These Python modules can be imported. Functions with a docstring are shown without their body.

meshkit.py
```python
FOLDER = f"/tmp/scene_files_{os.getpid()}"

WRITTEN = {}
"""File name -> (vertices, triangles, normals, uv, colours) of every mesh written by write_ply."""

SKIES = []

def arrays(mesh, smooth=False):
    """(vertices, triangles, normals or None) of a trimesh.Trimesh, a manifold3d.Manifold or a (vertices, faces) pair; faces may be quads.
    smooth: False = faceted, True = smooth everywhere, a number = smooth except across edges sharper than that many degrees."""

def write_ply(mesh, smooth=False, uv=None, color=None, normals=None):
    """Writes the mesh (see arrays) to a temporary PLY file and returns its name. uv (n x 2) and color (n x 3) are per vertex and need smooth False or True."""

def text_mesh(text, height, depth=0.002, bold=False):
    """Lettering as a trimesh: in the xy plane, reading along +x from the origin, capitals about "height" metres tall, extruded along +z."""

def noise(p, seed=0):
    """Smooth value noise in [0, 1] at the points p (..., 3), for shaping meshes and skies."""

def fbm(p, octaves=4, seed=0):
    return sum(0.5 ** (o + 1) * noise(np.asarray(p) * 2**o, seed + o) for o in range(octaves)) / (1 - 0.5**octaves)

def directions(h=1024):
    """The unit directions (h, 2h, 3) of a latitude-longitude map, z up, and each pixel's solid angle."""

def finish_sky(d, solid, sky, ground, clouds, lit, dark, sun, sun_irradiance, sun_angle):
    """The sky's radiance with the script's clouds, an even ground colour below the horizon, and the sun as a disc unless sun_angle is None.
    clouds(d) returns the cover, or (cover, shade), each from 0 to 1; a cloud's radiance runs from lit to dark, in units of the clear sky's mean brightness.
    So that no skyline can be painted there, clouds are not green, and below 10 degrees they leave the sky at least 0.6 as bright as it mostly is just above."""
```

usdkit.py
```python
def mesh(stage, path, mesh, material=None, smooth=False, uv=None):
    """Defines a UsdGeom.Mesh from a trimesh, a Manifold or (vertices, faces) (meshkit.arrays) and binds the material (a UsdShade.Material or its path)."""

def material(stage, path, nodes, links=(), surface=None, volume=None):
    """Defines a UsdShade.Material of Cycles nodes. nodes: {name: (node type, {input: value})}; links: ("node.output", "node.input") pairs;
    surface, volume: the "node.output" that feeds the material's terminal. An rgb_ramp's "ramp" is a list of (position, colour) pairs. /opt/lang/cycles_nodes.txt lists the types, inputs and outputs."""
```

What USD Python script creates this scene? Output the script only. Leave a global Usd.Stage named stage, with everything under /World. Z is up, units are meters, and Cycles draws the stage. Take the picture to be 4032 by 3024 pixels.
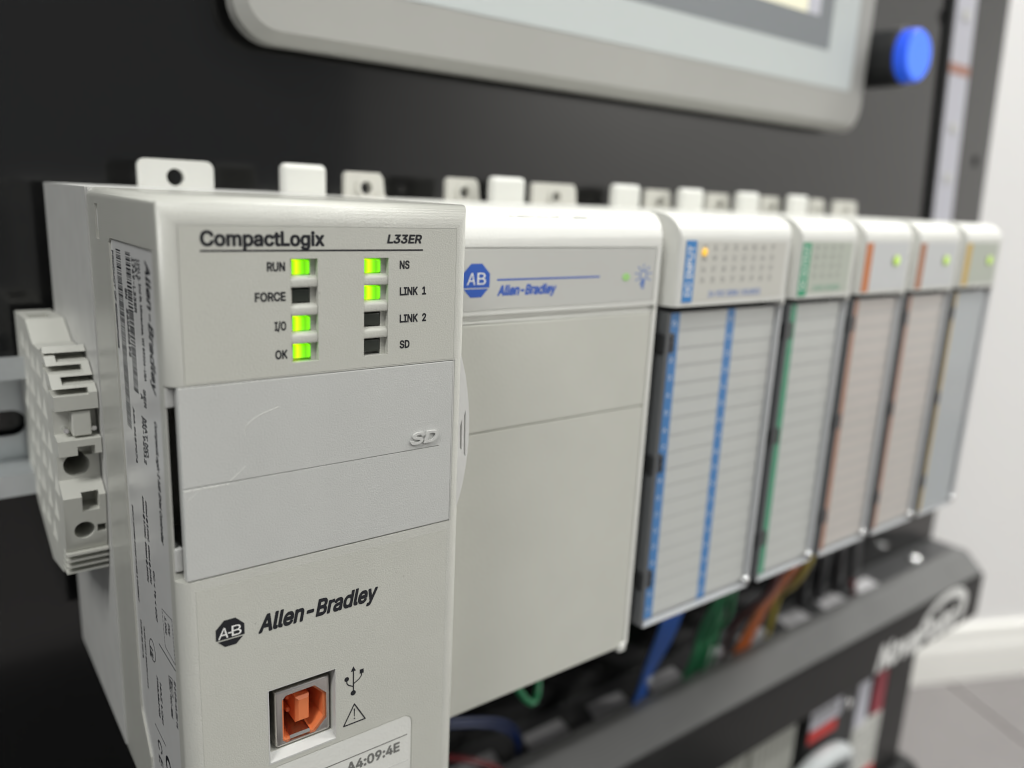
import math, random
import numpy as np
import trimesh
import manifold3d as m3
from shapely import affinity
from shapely.geometry import Polygon, LineString, Point, box as sbox
from shapely.ops import unary_union
import meshkit, usdkit
from pxr import Usd, UsdGeom, UsdLux, UsdShade, Gf, Sdf

random.seed(7)
rng = np.random.default_rng(7)
stage = Usd.Stage.CreateInMemory()
UsdGeom.SetStageUpAxis(stage, 'Z')
UsdGeom.SetStageMetersPerUnit(stage, 1.0)
UsdGeom.Xform.Define(stage, '/World')
UsdGeom.Scope.Define(stage, '/World/Looks')
MM = 0.001     # everything below is drawn in millimetres: x along the rack, y into it, z up

# ---------------------------------------------------------------- camera, lamps, exposure
FOC = 26.0
cam = UsdGeom.Camera.Define(stage, '/World/camera')
right = np.array([0.7981390371, -0.6007340347, 0.0457460062])
down = np.array([-0.1031742445, -0.2110963001, -0.9720048495])
fwd = np.array([0.5935732076, 0.7710752049, -0.2304644778])
eye = np.array([-29.0636, -120.7939, 118.1516]) * MM
M = np.eye(4)
M[0, :3], M[1, :3], M[2, :3], M[3, :3] = right, -down, -fwd, eye
cam.AddTransformOp().Set(Gf.Matrix4d(*M.ravel().tolist()))
cam.CreateFocalLengthAttr(FOC)
cam.CreateHorizontalApertureAttr(2 * FOC * 0.64197934)
cam.CreateFStopAttr(FOC / 2.95)
cam.CreateFocusDistanceAttr(0.1435)
cam.CreateClippingRangeAttr(Gf.Vec2f(0.01, 100))
cam.CreateExposureAttr(-0.12)

dome = UsdLux.DomeLight.Define(stage, '/World/room_light')
dm = usdkit.material(stage, '/World/Looks/room_ambient', {'b': ('background_shader', {'color': (0.94, 0.97, 1.0), 'strength': 0.23})}, surface='b.background')
UsdShade.MaterialBindingAPI.Apply(dome.GetPrim()).Bind(dm)


def lamp(name, at, size, power, color=(1, 1, 0.97), aim=None):
    l = UsdLux.RectLight.Define(stage, '/World/' + name)
    l.CreateWidthAttr(size[0]); l.CreateHeightAttr(size[1])
    l.CreateIntensityAttr(power); l.CreateColorAttr(Gf.Vec3f(*color))
    z = np.array([0, 0, 1.0]) if aim is None else np.asarray(at, float) - np.asarray(aim, float)
    z /= np.linalg.norm(z)
    x = np.array([1.0, 0, 0]); x -= z * (x @ z); x /= np.linalg.norm(x)
    y = np.cross(z, x)
    T = np.eye(4); T[0, :3], T[1, :3], T[2, :3], T[3, :3] = x, y, z, at
    l.AddTransformOp().Set(Gf.Matrix4d(*T.ravel().tolist()))
    return l


# ceiling panels of the room: one over the rack, others farther out, and two added lamps
lamp('ceiling_lamp', (0.75, 0.15, 1.75), (1.2, 0.12), 40.0)
lamp('ceiling_lamp_001', (2.5, -2.75, 1.85), (1.2, 0.25), 76.0, (1, 0.995, 0.95))
lamp('ceiling_lamp_002', (0.6, -1.25, 1.8), (1.2, 0.25), 16.0)  # added lamp that lifts the lip top above its front face
lamp('ceiling_lamp_004', (1.9, -0.5, 1.85), (1.2, 0.25), 38.0)  # added lamp that brightens the white wall
lamp('ceiling_lamp_003', (-1.3, -0.7, 1.8), (1.2, 0.30), 38.0)


# ---------------------------------------------------------------- materials
def mat(name, color, rough=0.5, spec=0.5, metal=0.0, bump=0.0, bscale=1800.0, var=0.0, vscale=60.0, dirt=0.0, emit=None, estr=0.0, coat=0.0, crough=0.05):
    p = {'base_color': color, 'roughness': rough, 'specular_ior_level': spec, 'metallic': metal, 'coat_weight': coat, 'coat_roughness': crough}
    if emit is not None:
        p['emission_color'] = emit; p['emission_strength'] = estr
    n = {'p': ('principled_bsdf', p)}; links = []
    if bump or var or dirt:
        n['g'] = ('geometry', {})
    if bump:
        n['bn'] = ('noise_texture', {'scale': bscale, 'detail': 3.0, 'roughness': 0.55})
        n['b'] = ('bump', {'strength': 1.0, 'distance': bump})
        links += [('g.position', 'bn.vector'), ('bn.fac', 'b.height'), ('b.normal', 'p.normal')]
    last = None
    if var:
        n['vn'] = ('noise_texture', {'scale': vscale, 'detail': 4.0, 'roughness': 0.6})
        n['vr'] = ('rgb_ramp', {'ramp': [(0.3, tuple(c * (1 - var) for c in color)), (0.7, tuple(min(1, c * (1 + var)) for c in color))]})
        links += [('g.position', 'vn.vector'), ('vn.fac', 'vr.fac')]
        last = 'vr.color'
    if dirt:
        n['dn'] = ('noise_texture', {'scale': 900.0, 'detail': 2.0, 'roughness': 0.5})
        n['dm'] = ('noise_texture', {'scale': 55.0, 'detail': 2.0, 'roughness': 0.5})
        n['dmul'] = ('math', {'math_type': 'multiply'})
        n['dr'] = ('rgb_ramp', {'ramp': [(0.44, (0, 0, 0)), (0.52, (dirt, dirt, dirt))]})
        n['mx'] = ('mix_color', {'a': color, 'b': (0.12, 0.11, 0.10)})
        links += [('g.position', 'dn.vector'), ('g.position', 'dm.vector'), ('dn.fac', 'dmul.value1'), ('dm.fac', 'dmul.value2'), ('dmul.value', 'dr.fac'), ('dr.color', 'mx.fac')]
        if last:
            links.append((last, 'mx.a'))
        last = 'mx.result'
    if last:
        links.append((last, 'p.base_color'))
    return usdkit.material(stage, '/World/Looks/' + name, n, links, surface='p.BSDF')


G = {}
G['housing'] = mat('light_grey_abs', (0.545, 0.545, 0.50), 0.19, 0.5, bump=0.00008, bscale=3400, var=0.03)
G['housing_smooth'] = mat('smooth_grey_abs', (0.56, 0.56, 0.54), 0.40, 0.45, bump=0.00002, bscale=900, var=0.05, vscale=120)
G['white_abs'] = mat('white_abs', (0.70, 0.70, 0.66), 0.40, 0.5, bump=0.00006, bscale=1500, var=0.02)
G['facia'] = mat('olive_grey_facia', (0.525, 0.525, 0.475), 0.44, 0.45, bump=0.00006, bscale=3400, var=0.02, dirt=0.4)
G['door'] = mat('neutral_grey_door', (0.53, 0.535, 0.515), 0.42, 0.45, bump=0.00006, bscale=3400, var=0.025)
G['psu_face'] = mat('warm_grey_face', (0.56, 0.56, 0.505), 0.5, 0.4, bump=0.00005, bscale=1500, var=0.02)
G['psu_label'] = mat('grey_label', (0.55, 0.55, 0.52), 0.45, 0.4)
G['io_label'] = mat('grey_white_label', (0.60, 0.59, 0.54), 0.5, 0.4)
G['io_label_cool'] = mat('cool_white_label', (0.63, 0.64, 0.64), 0.5, 0.4)
G['io_label_green'] = mat('sage_label', (0.50, 0.53, 0.46), 0.5, 0.4)
G['silver_label'] = mat('silver_sticker', (0.66, 0.66, 0.65), 0.18, 0.5, var=0.03, vscale=40, bump=0.00004, bscale=60)
G['ink'] = mat('black_ink', (0.012, 0.013, 0.017), 0.45, 0.4)
G['ink_grey'] = mat('grey_ink', (0.16, 0.16, 0.15), 0.5, 0.4)
G['white_ink'] = mat('white_ink', (0.80, 0.80, 0.78), 0.5, 0.4)
G['blue_ink'] = mat('blue_ink', (0.030, 0.105, 0.47), 0.45, 0.4)
G['pale_blue_ink'] = mat('pale_blue_ink', (0.13, 0.22, 0.50), 0.5, 0.3)
G['blue_print'] = mat('blue_stripe', (0.05, 0.235, 0.56), 0.5, 0.4)
G['green_print'] = mat('green_stripe', (0.05, 0.36, 0.19), 0.5, 0.4)
G['green_text'] = mat('green_text', (0.18, 0.40, 0.28), 0.5, 0.4)
G['orange_print'] = mat('orange_stripe', (0.60, 0.21, 0.08), 0.5, 0.4)
G['brown_print'] = mat('brown_stripe', (0.45, 0.20, 0.11), 0.5, 0.4)
G['yellow_print'] = mat('yellow_stripe', (0.62, 0.42, 0.10), 0.5, 0.4)
G['card'] = mat('white_card', (0.65, 0.65, 0.61), 0.6, 0.3)
G['card_pink'] = mat('pinkish_card', (0.67, 0.615, 0.565), 0.6, 0.3)
G['card_grey'] = mat('grey_card', (0.52, 0.545, 0.55), 0.5, 0.3)
G['card_line'] = mat('grey_card_rule', (0.52, 0.52, 0.50), 0.6, 0.3)
G['black'] = mat('black_plastic', (0.018, 0.019, 0.02), 0.42, 0.4)
G['dark'] = mat('dark_cavity', (0.02, 0.02, 0.02), 0.7, 0.2)
G['smoke'] = mat('smoked_plastic', (0.10, 0.105, 0.11), 0.22, 0.5)
G['panel'] = mat('black_painted_steel', (0.008, 0.008, 0.008), 0.14, 0.45, bump=0.0000015, bscale=700, coat=0.42, crough=0.07)
G['bar'] = mat('black_powder_coat', (0.008, 0.008, 0.008), 0.30, 0.24, bump=0.00002, bscale=1200)
G['lip_lit'] = mat('grey_lit_lip', (0.125, 0.125, 0.122), 0.5, 0.4, bump=0.00002, bscale=1200, var=0.06, vscale=40)  # lip black lightened to grey, light painted into the colour
G['shelf'] = mat('dark_grey_shelf', (0.05, 0.05, 0.051), 0.45, 0.4)
G['scuff'] = mat('brown_scuff', (0.40, 0.38, 0.34), 0.6, 0.3)
G['ink_pale'] = mat('faded_grey_ink', (0.24, 0.24, 0.225), 0.5, 0.4)
G['slot_grey'] = mat('grey_slot_cover', (0.56, 0.55, 0.56), 0.6, 0.3)
G['zinc'] = mat('zinc_plated_steel', (0.66, 0.69, 0.70), 0.28, 0.5, metal=0.55, var=0.08, vscale=90)
G['nickel'] = mat('nickel_plate', (0.66, 0.63, 0.60), 0.24, 0.5, metal=1.0, var=0.06, vscale=300)
G['usb_orange'] = mat('orange_insert', (0.78, 0.215, 0.075), 0.42, 0.5)
G['tb'] = mat('terminal_grey', (0.60, 0.60, 0.55), 0.45, 0.4)
G['screw'] = mat('bright_screw', (0.85, 0.85, 0.85), 0.2, 0.5, metal=1.0)
G['hmi_bezel'] = mat('hmi_grey_bezel', (0.375, 0.372, 0.35), 0.5, 0.4, bump=0.00003, bscale=1200, var=0.03, vscale=18)
G['hmi_membrane'] = mat('hmi_membrane', (0.53, 0.57, 0.565), 0.42, 0.5)
G['hmi_border'] = mat('hmi_screen_border', (0.205, 0.222, 0.236), 0.35, 0.4)
G['screen_yellow'] = mat('lit_screen_yellow', (0.1, 0.1, 0.1), 0.3, 0.4, emit=(1.0, 0.97, 0.70), estr=0.93)
G['screen_lilac'] = mat('lit_screen_lilac', (0.1, 0.1, 0.1), 0.3, 0.4, emit=(0.62, 0.62, 0.68), estr=0.75)
G['button_blue'] = mat('blue_button', (0.012, 0.075, 0.85), 0.38, 0.5, emit=(0.05, 0.22, 1.0), estr=0.22)
G['button_face'] = mat('lit_blue_face', (0.02, 0.1, 0.85), 0.4, 0.5, emit=(0.07, 0.25, 0.95), estr=0.75)
G['strip'] = mat('led_strip_white', (0.56, 0.56, 0.62), 0.4, 0.4)
G['copper'] = mat('copper_pads', (0.42, 0.20, 0.15), 0.4, 0.5)
G['red'] = mat('red_sticker', (0.62, 0.035, 0.03), 0.5, 0.4)
G['dark_red'] = mat('dark_red_sticker', (0.34, 0.05, 0.07), 0.5, 0.4)
G['wall'] = mat('white_wall_paint', (0.80, 0.79, 0.78), 0.7, 0.2)
G['skirting'] = mat('white_skirting', (0.83, 0.82, 0.78), 0.5, 0.3)
G['tile'] = mat('mauve_grey_tile', (0.225, 0.212, 0.209), 0.5, 0.3, var=0.06, vscale=6)
G['grout'] = mat('pale_grout', (0.42, 0.38, 0.37), 0.8, 0.2)
G['led_on'] = None
for nm, c in dict(wire_blue=(0.02, 0.15, 0.62), wire_navy=(0.006, 0.025, 0.12), wire_green=(0.015, 0.30, 0.11), wire_orange=(0.82, 0.22, 0.045), wire_yellow=(0.60, 0.48, 0.04), wire_red=(0.16, 0.012, 0.015), wire_black=(0.045, 0.045, 0.048)).items():
    G[nm] = mat(nm, c, 0.35, 0.5)
G['lens_dark'] = mat('unlit_lamp', (0.030, 0.036, 0.028), 0.18, 0.5)


def led_material(name, a, b, k):
    n = {'at': ('attribute', {'attribute': 'glow'}), 'r': ('rgb_ramp', {'ramp': [(0.0, b), (0.22, a), (0.52, b), (0.68, tuple(x * 0.66 for x in b)), (0.85, b), (1.0, tuple(x * 0.8 for x in b))]}),
         'p': ('principled_bsdf', {'base_color': (0.05, 0.2, 0.01), 'roughness': 0.15, 'emission_strength': k})}
    return usdkit.material(stage, '/World/Looks/' + name, n, [('at.fac', 'r.fac'), ('r.color', 'p.emission_color')], surface='p.BSDF')


G['led_on'] = led_material('lit_green_lamp', (0.85, 1.0, 0.006), (0.20, 0.82, 0.0), 1.25)
G['led_lime'] = mat('lit_lime_lamp', (0.1, 0.1, 0.05), 0.3, emit=(0.62, 0.92, 0.13), estr=0.95)
G['led_amber'] = mat('lit_amber_lamp', (0.1, 0.06, 0.02), 0.3, emit=(1.0, 0.60, 0.07), estr=1.15)
G['led_dim'] = mat('dim_green_lamp', (0.30, 0.50, 0.20), 0.4, emit=(0.25, 0.6, 0.12), estr=0.25)
# clear door: transparent with a fresnel gloss
G['clear'] = usdkit.material(stage, '/World/Looks/clear_door', {'t': ('transparent_bsdf', {'color': (0.975, 0.98, 0.985)}), 'g': ('glossy_bsdf', {'color': (1, 1, 1), 'roughness': 0.10}), 'f': ('fresnel', {'IOR': 1.45}), 'gm': ('geometry', {}), 'inv': ('math', {'math_type': 'subtract', 'value1': 1.0}), 'mu': ('math', {'math_type': 'multiply'}), 'm': ('mix_closure', {})},
                              [('gm.backfacing', 'inv.value2'), ('inv.value', 'mu.value1'), ('f.fac', 'mu.value2'), ('mu.value', 'm.fac'), ('t.BSDF', 'm.closure1'), ('g.BSDF', 'm.closure2')], surface='m.closure')
G['frost'] = mat('clear_edge_plastic', (0.62, 0.63, 0.64), 0.2, 0.6)


# ---------------------------------------------------------------- shape helpers (mm)
CS, MF = m3.CrossSection, m3.Manifold


def box(x0, x1, y0, y1, z0, z1):
    return MF.cube((x1 - x0, y1 - y0, z1 - z0)).translate((x0, y0, z0))


def rbox(x0, x1, y0, y1, z0, z1, r, seg=12):
    s = MF.sphere(r, seg)
    return MF.batch_hull([s.translate((x, y, z)) for x in (x0 + r, x1 - r) for y in (y0 + r, y1 - r) for z in (z0 + r, z1 - r)])


def _cs(poly):
    if isinstance(poly, CS):
        return poly
    if hasattr(poly, 'exterior') or hasattr(poly, 'geoms'):
        rings = []
        for g in getattr(poly, 'geoms', [poly]):
            if g.is_empty or not hasattr(g, 'exterior'):
                continue
            rings.append(np.array(g.exterior.coords)[:-1]); rings += [np.array(i.coords)[:-1] for i in g.interiors]
        return CS(rings, m3.FillRule.EvenOdd)
    return CS([np.asarray(poly, float)], m3.FillRule.EvenOdd)


def prism_xy(poly, z0, z1):
    return _cs(poly).extrude(z1 - z0).translate((0, 0, z0))


def prism_xz(poly, y0, y1):
    return _cs(poly).extrude(y1 - y0).transform(np.array([[1, 0, 0, 0], [0, 0, -1, y1], [0, 1, 0, 0]], float))


def prism_yz(poly, x0, x1):
    return _cs(poly).extrude(x1 - x0).transform(np.array([[0, 0, 1, x0], [1, 0, 0, 0], [0, 1, 0, 0]], float))


def cyl_y(x, z, r, y0, y1, n=32, r2=None):
    return MF.cylinder(y1 - y0, r if r2 is None else r2, r, n).transform(np.array([[1, 0, 0, x], [0, 0, -1, y1], [0, 1, 0, z]], float))


def arc(cx, cy, rx, ry, a0, a1, n=10):
    return [(cx + rx * math.cos(t), cy + ry * math.sin(t)) for t in np.radians(np.linspace(a0, a1, n))]


def rrect(x0, x1, z0, z1, r, n=6):
    return arc(x1 - r, z1 - r, r, r, 0, 90, n) + arc(x0 + r, z1 - r, r, r, 90, 180, n) + arc(x0 + r, z0 + r, r, r, 180, 270, n) + arc(x1 - r, z0 + r, r, r, 270, 360, n)


def tm(m):
    if isinstance(m, trimesh.Trimesh):
        return m
    v, f, _ = meshkit.arrays(m)
    return trimesh.Trimesh(v, f, process=False)


def join(*ms):
    return trimesh.util.concatenate([tm(m) for m in ms])


def tube(points, r, sides=10, smooth=24):
    p = np.asarray(points, float)
    if smooth and len(p) > 2:
        from scipy.interpolate import CubicSpline
        t = np.concatenate([[0], np.cumsum(np.linalg.norm(np.diff(p, axis=0), axis=1))])
        p = CubicSpline(t, p)(np.linspace(0, t[-1], smooth))
    t = np.gradient(p, axis=0); t /= np.linalg.norm(t, axis=1, keepdims=True)
    a = np.cross(t, [0.31, 0.2, 0.93]); a /= np.linalg.norm(a, axis=1, keepdims=True)
    b = np.cross(t, a); ang = np.arange(sides) * 2 * np.pi / sides
    v = (p[:, None] + r * (np.cos(ang)[None, :, None] * a[:, None] + np.sin(ang)[None, :, None] * b[:, None])).reshape(-1, 3)
    f = []
    for i in range(len(p) - 1):
        for j in range(sides):
            k = (j + 1) % sides
            f += [(i * sides + j, i * sides + k, (i + 1) * sides + k), (i * sides + j, (i + 1) * sides + k, (i + 1) * sides + j)]
    n = len(p) - 1
    for j in range(1, sides - 1):
        f += [(0, j + 1, j), (n * sides, n * sides + j, n * sides + j + 1)]
    m = trimesh.Trimesh(v, f, process=False)
    m.fix_normals()
    return m


def glyphs(s, h, d, bold=False, fat=0.0):
    m = meshkit.text_mesh(s, h, d, bold)
    if not fat:
        return m
    v, f = np.asarray(m.vertices), np.asarray(m.faces)
    caps = f[np.asarray(m.face_normals)[:, 2] > 0.9]
    c = CS([v[t][:, :2] for t in caps], m3.FillRule.NonZero).offset(fat * h, m3.JoinType.Round)
    return tm(c.extrude(d))


FRONT = lambda y: (lambda v: np.stack([v[:, 0], y - v[:, 2], v[:, 1]], 1))
SIDE = lambda x: (lambda v: np.stack([x - v[:, 2], -v[:, 1], -v[:, 0]], 1))       # reads downwards on a face that looks to -x


def place(m, how):
    m = m.copy(); m.vertices = how(np.asarray(m.vertices)); return m


def text(s, x0, x1, z, h, y=0.0, shear=0.0, bold=False, d=0.03, fat=0.0):
    """Lettering on a face that looks to -y, from x0 to x1, capitals h tall on the line z."""
    m = glyphs(s, h, d, bold, fat); v = np.asarray(m.vertices).copy()
    v[:, 0] -= v[:, 0].min(); v[:, 0] *= (x1 - x0 - shear * h) / v[:, 0].max(); v[:, 0] += x0 + shear * v[:, 1]; v[:, 1] += z
    m.vertices = v
    return place(m, FRONT(y))


def text_side(s, z0, z1, y, h, x=0.3, shear=0.0, bold=True, d=0.03, fat=0.02):
    """Lettering on the left flank, read from z0 down to z1, letter feet at depth y, tops towards the front."""
    m = glyphs(s, h, d, bold, fat); v = np.asarray(m.vertices).copy()
    v[:, 0] -= v[:, 0].min(); v[:, 0] *= (z0 - z1) / v[:, 0].max(); v[:, 0] += shear * v[:, 1]
    m.vertices = np.stack([x - v[:, 2], y - v[:, 1], z0 - v[:, 0]], 1)
    return m


def text_up(s, z0, z1, x, h, y, bold=False, d=0.03):
    """Lettering that reads upwards on a face that looks to -y; letter feet at x (the right), tops to the left."""
    m = meshkit.text_mesh(s, h, d, bold); v = np.asarray(m.vertices).copy()
    v[:, 0] -= v[:, 0].min(); v[:, 0] *= (z1 - z0) / v[:, 0].max()
    m.vertices = np.stack([x - v[:, 1], y - v[:, 2], z0 + v[:, 0]], 1)
    return m


def flat(shape, y=0.0, d=0.03):
    """A flat print of a shapely shape (x, z) on a face that looks to -y."""
    return prism_xz(shape, y - d, y + 0.01)


def flat_side(shape, x=0.3, d=0.03):
    """A flat print of a shapely shape (y, z) on a face that looks to -x."""
    return prism_yz(shape, x - d, x + 0.01)


# ---------------------------------------------------------------- scene helpers
COUNT = {}


def fresh(parent, name):
    k = (parent, name); n = COUNT.get(k, 0); COUNT[k] = n + 1
    return f'{parent}/{name}' if n == 0 else f'{parent}/{name}_{n:03d}'


BASE = {}


def tag(prim, label=None, category=None, group=None, kind=None):
    for k, v in (('label', label), ('category', category), ('group', group), ('kind', kind)):
        if v:
            prim.SetCustomDataByKey(k, v)


def thing(name, base, label, category, group=None, kind=None):
    path = fresh('/World', name)
    x = UsdGeom.Xform.Define(stage, path)
    x.AddTranslateOp().Set(Gf.Vec3d(*(np.asarray(base, float) * MM).tolist()))
    BASE[path] = np.asarray(base, float)
    tag(x.GetPrim(), label, category, group, kind)
    return path


def part(parent, name, mesh, material, smooth=32, label=None, kind=None):
    path = fresh(parent, name)
    m = tm(mesh).copy()
    base = BASE[parent]
    BASE[path] = base
    m.vertices = (np.asarray(m.vertices) - base) * MM
    p = usdkit.mesh(stage, path, m, G[material] if isinstance(material, str) else material, smooth=smooth)
    tag(p.GetPrim(), label, None, None, kind)
    return path


def single(name, mesh, material, label, category, group=None, kind=None, smooth=32, base=None):
    """A thing that is one mesh."""
    path = fresh('/World', name)
    m = tm(mesh).copy()
    c = (m.bounds[0] + m.bounds[1]) / 2; c[2] = m.bounds[0][2]
    BASE[path] = c
    m.vertices = (np.asarray(m.vertices) - c) * MM
    p = usdkit.mesh(stage, path, m, G[material], smooth=smooth)
    UsdGeom.Xformable(p).AddTranslateOp().Set(Gf.Vec3d(*(c * MM).tolist()))
    tag(p.GetPrim(), label, category, group, kind)
    return path


def lens(parent, x0, x1, y0, y1, z0, z1):
    """A lit indicator: the die glows yellow on the left of its green window."""
    m = tm(rbox(x0, x1, y0, y1, z0, z1, 0.35, 10))
    m = m.subdivide().subdivide() if len(m.faces) < 4000 else m
    path = fresh(parent, 'indicator_lamp')
    t = np.clip((m.vertices[:, 0] - x0) / (x1 - x0), 0, 1)
    BASE[path] = BASE[parent]
    m.vertices = (np.asarray(m.vertices) - BASE[parent]) * MM
    p = usdkit.mesh(stage, path, m, G['led_on'], smooth=True)
    UsdGeom.PrimvarsAPI(p).CreatePrimvar('glow', Sdf.ValueTypeNames.FloatArray, 'vertex').Set([float(a) for a in t])
    tag(p.GetPrim(), 'indicator lamp glowing green')
    return path


def octagon(cx, cz, w, h, k=0.30):
    a, b = w / 2, h / 2
    return [(cx - a, cz - b * (1 - 2 * k)), (cx - a * (1 - 2 * k), cz - b), (cx + a * (1 - 2 * k), cz - b), (cx + a, cz - b * (1 - 2 * k)),
            (cx + a, cz + b * (1 - 2 * k)), (cx + a * (1 - 2 * k), cz + b), (cx - a * (1 - 2 * k), cz + b), (cx - a, cz + b * (1 - 2 * k))]


# ---------------------------------------------------------------- setting: floor, wall, skirting
FZ = -600.0
wd = np.array([0.91354884, -0.40672904]); wn = np.array([0.40672904, 0.91354884])       # wall direction and its back
w0 = np.array([1180.67, 371.28])


def wall_frame(m):      # local (along, out towards the room is -y, z) -> world
    v = np.asarray(m.vertices)
    m = m.copy(); m.vertices = np.stack([w0[0] + v[:, 0] * wd[0] + v[:, 1] * wn[0], w0[1] + v[:, 0] * wd[1] + v[:, 1] * wn[1], v[:, 2]], 1)
    return m


wall = fresh('/World', 'wall')
m = wall_frame(tm(box(-1800, 3300, 0, 60, FZ - 20, 2000)))
p = usdkit.mesh(stage, wall, trimesh.Trimesh(m.vertices * MM, m.faces, process=False), G['wall'])
tag(p.GetPrim(), 'white painted wall of the room behind the rack', 'wall', None, 'structure')
wall2 = fresh('/World', 'wall')  # added out of view, a bright surface for the back plate to reflect
m = wall_frame(tm(box(3300, 3360, -4200, 60, FZ - 20, 2000)))
p = usdkit.mesh(stage, wall2, trimesh.Trimesh(m.vertices * MM, m.faces, process=False), G['wall'])
tag(p.GetPrim(), 'unseen white side wall added far to the right for reflections', 'wall', None, 'structure')
skirt = [(0, FZ), (0, FZ + 92), (-3, FZ + 93), (-7, FZ + 90), (-9, FZ + 82), (-9, FZ + 66), (-12, FZ + 60), (-13, FZ + 52), (-13, FZ)]
single('skirting_board', wall_frame(tm(prism_yz(skirt[::-1], -1800, 3600))), 'skirting', 'white moulded skirting board along the foot of the white wall', 'skirting board', kind='structure')
fl = fresh('/World', 'floor')
m = wall_frame(tm(box(-1800, 3600, -3200, 40, FZ - 12, FZ - 4)))
p = usdkit.mesh(stage, fl, trimesh.Trimesh(m.vertices * MM, m.faces, process=False), G['grout'])
tag(p.GetPrim(), 'grey tiled floor of the room', 'floor', None, 'structure')
BASE[fl] = np.zeros(3)
# one grout line runs out from the wall where the photograph shows it, tiles of 450 mm
s0 = (np.array([1218.13, 330.07]) - w0) @ wd
for i in range(-4, 5):
    for j in range(0, 6):
        a0, a1 = s0 + i * 450 + 4, s0 + (i + 1) * 450 - 4
        b1, b0 = -4 - j * 450, -4 - (j + 1) * 450 + 8
        part(fl, 'tile', wall_frame(tm(box(a0, a1, b0, b1, FZ - 5, FZ))), 'tile', smooth=False)

# ---------------------------------------------------------------- the black rack: back plate, shelf with its front lip, leg
rack = thing('equipment_rack', (120, 117, -141), 'black painted steel rack with back plate, slotted shelf and front lip that carries the modules', 'rack')
pl = Polygon([(-420, -110), (541, -110), (541, 0), (535, 60), (528, 116), (516.8, 245), (507, 360), (504, 470), (-420, 470)])
holes = [Point(438.2, 223.4).buffer(3.6), Point(507.1, 151.4).buffer(3.6)]
bp = prism_xz(pl, 117, 119)
for h in holes:
    bp -= prism_xz(h, 116, 118.6)
part(rack, 'back_plate', bp, 'panel', smooth=False)
for h in holes:
    part(rack, 'screw_head', prism_xz(affinity.scale(h, 0.93, 0.93), 117.8, 118.4), 'dark', smooth=False)
lip = [(92, -100.2), (86, -100.2), (84.8, -100.6), (73.6, -110.4), (72.4, -111.3), (72, -112.4), (72, -141), (73.6, -141), (73.6, -112.6), (74.2, -111.6), (85.2, -101.8), (92, -101.8)]
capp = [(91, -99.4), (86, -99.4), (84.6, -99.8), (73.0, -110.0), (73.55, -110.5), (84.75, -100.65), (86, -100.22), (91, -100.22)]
part(rack, 'lip_lit_band', prism_yz(capp[::-1], -60, 520.3), 'lip_lit')  # thin lighter layer painting the lit band on the sloped lip top
part(rack, 'front_lip', prism_yz(lip[::-1], -60, 520.5), 'bar')
slots = [Polygon([(c - 13.5, 95), (c + 11, 95), (c + 13.5, 110), (c - 8, 110)]) for c in (98, 133.5, 171, 208, 245, 281, 316.5, 353, 390, 427)]
sh = Polygon([(-60, 88), (520.5, 88), (526, 90), (533, 96), (541, 101), (541, 117), (-60, 117)]).difference(unary_union(slots))
part(rack, 'slotted_shelf', prism_xy(sh, -109.5, -108), 'shelf', smooth=False)
for sl_ in slots:
    part(rack, 'slot_cover', prism_xy(sl_.buffer(-0.1), -109.3, -108.5), 'slot_grey', smooth=False)
part(rack, 'leg', box(432, 464, 82, 116, FZ, -110), 'bar', smooth=False)
part(rack, 'leg', box(-60, -28, 82, 116, FZ, -110), 'bar', smooth=False)
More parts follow.
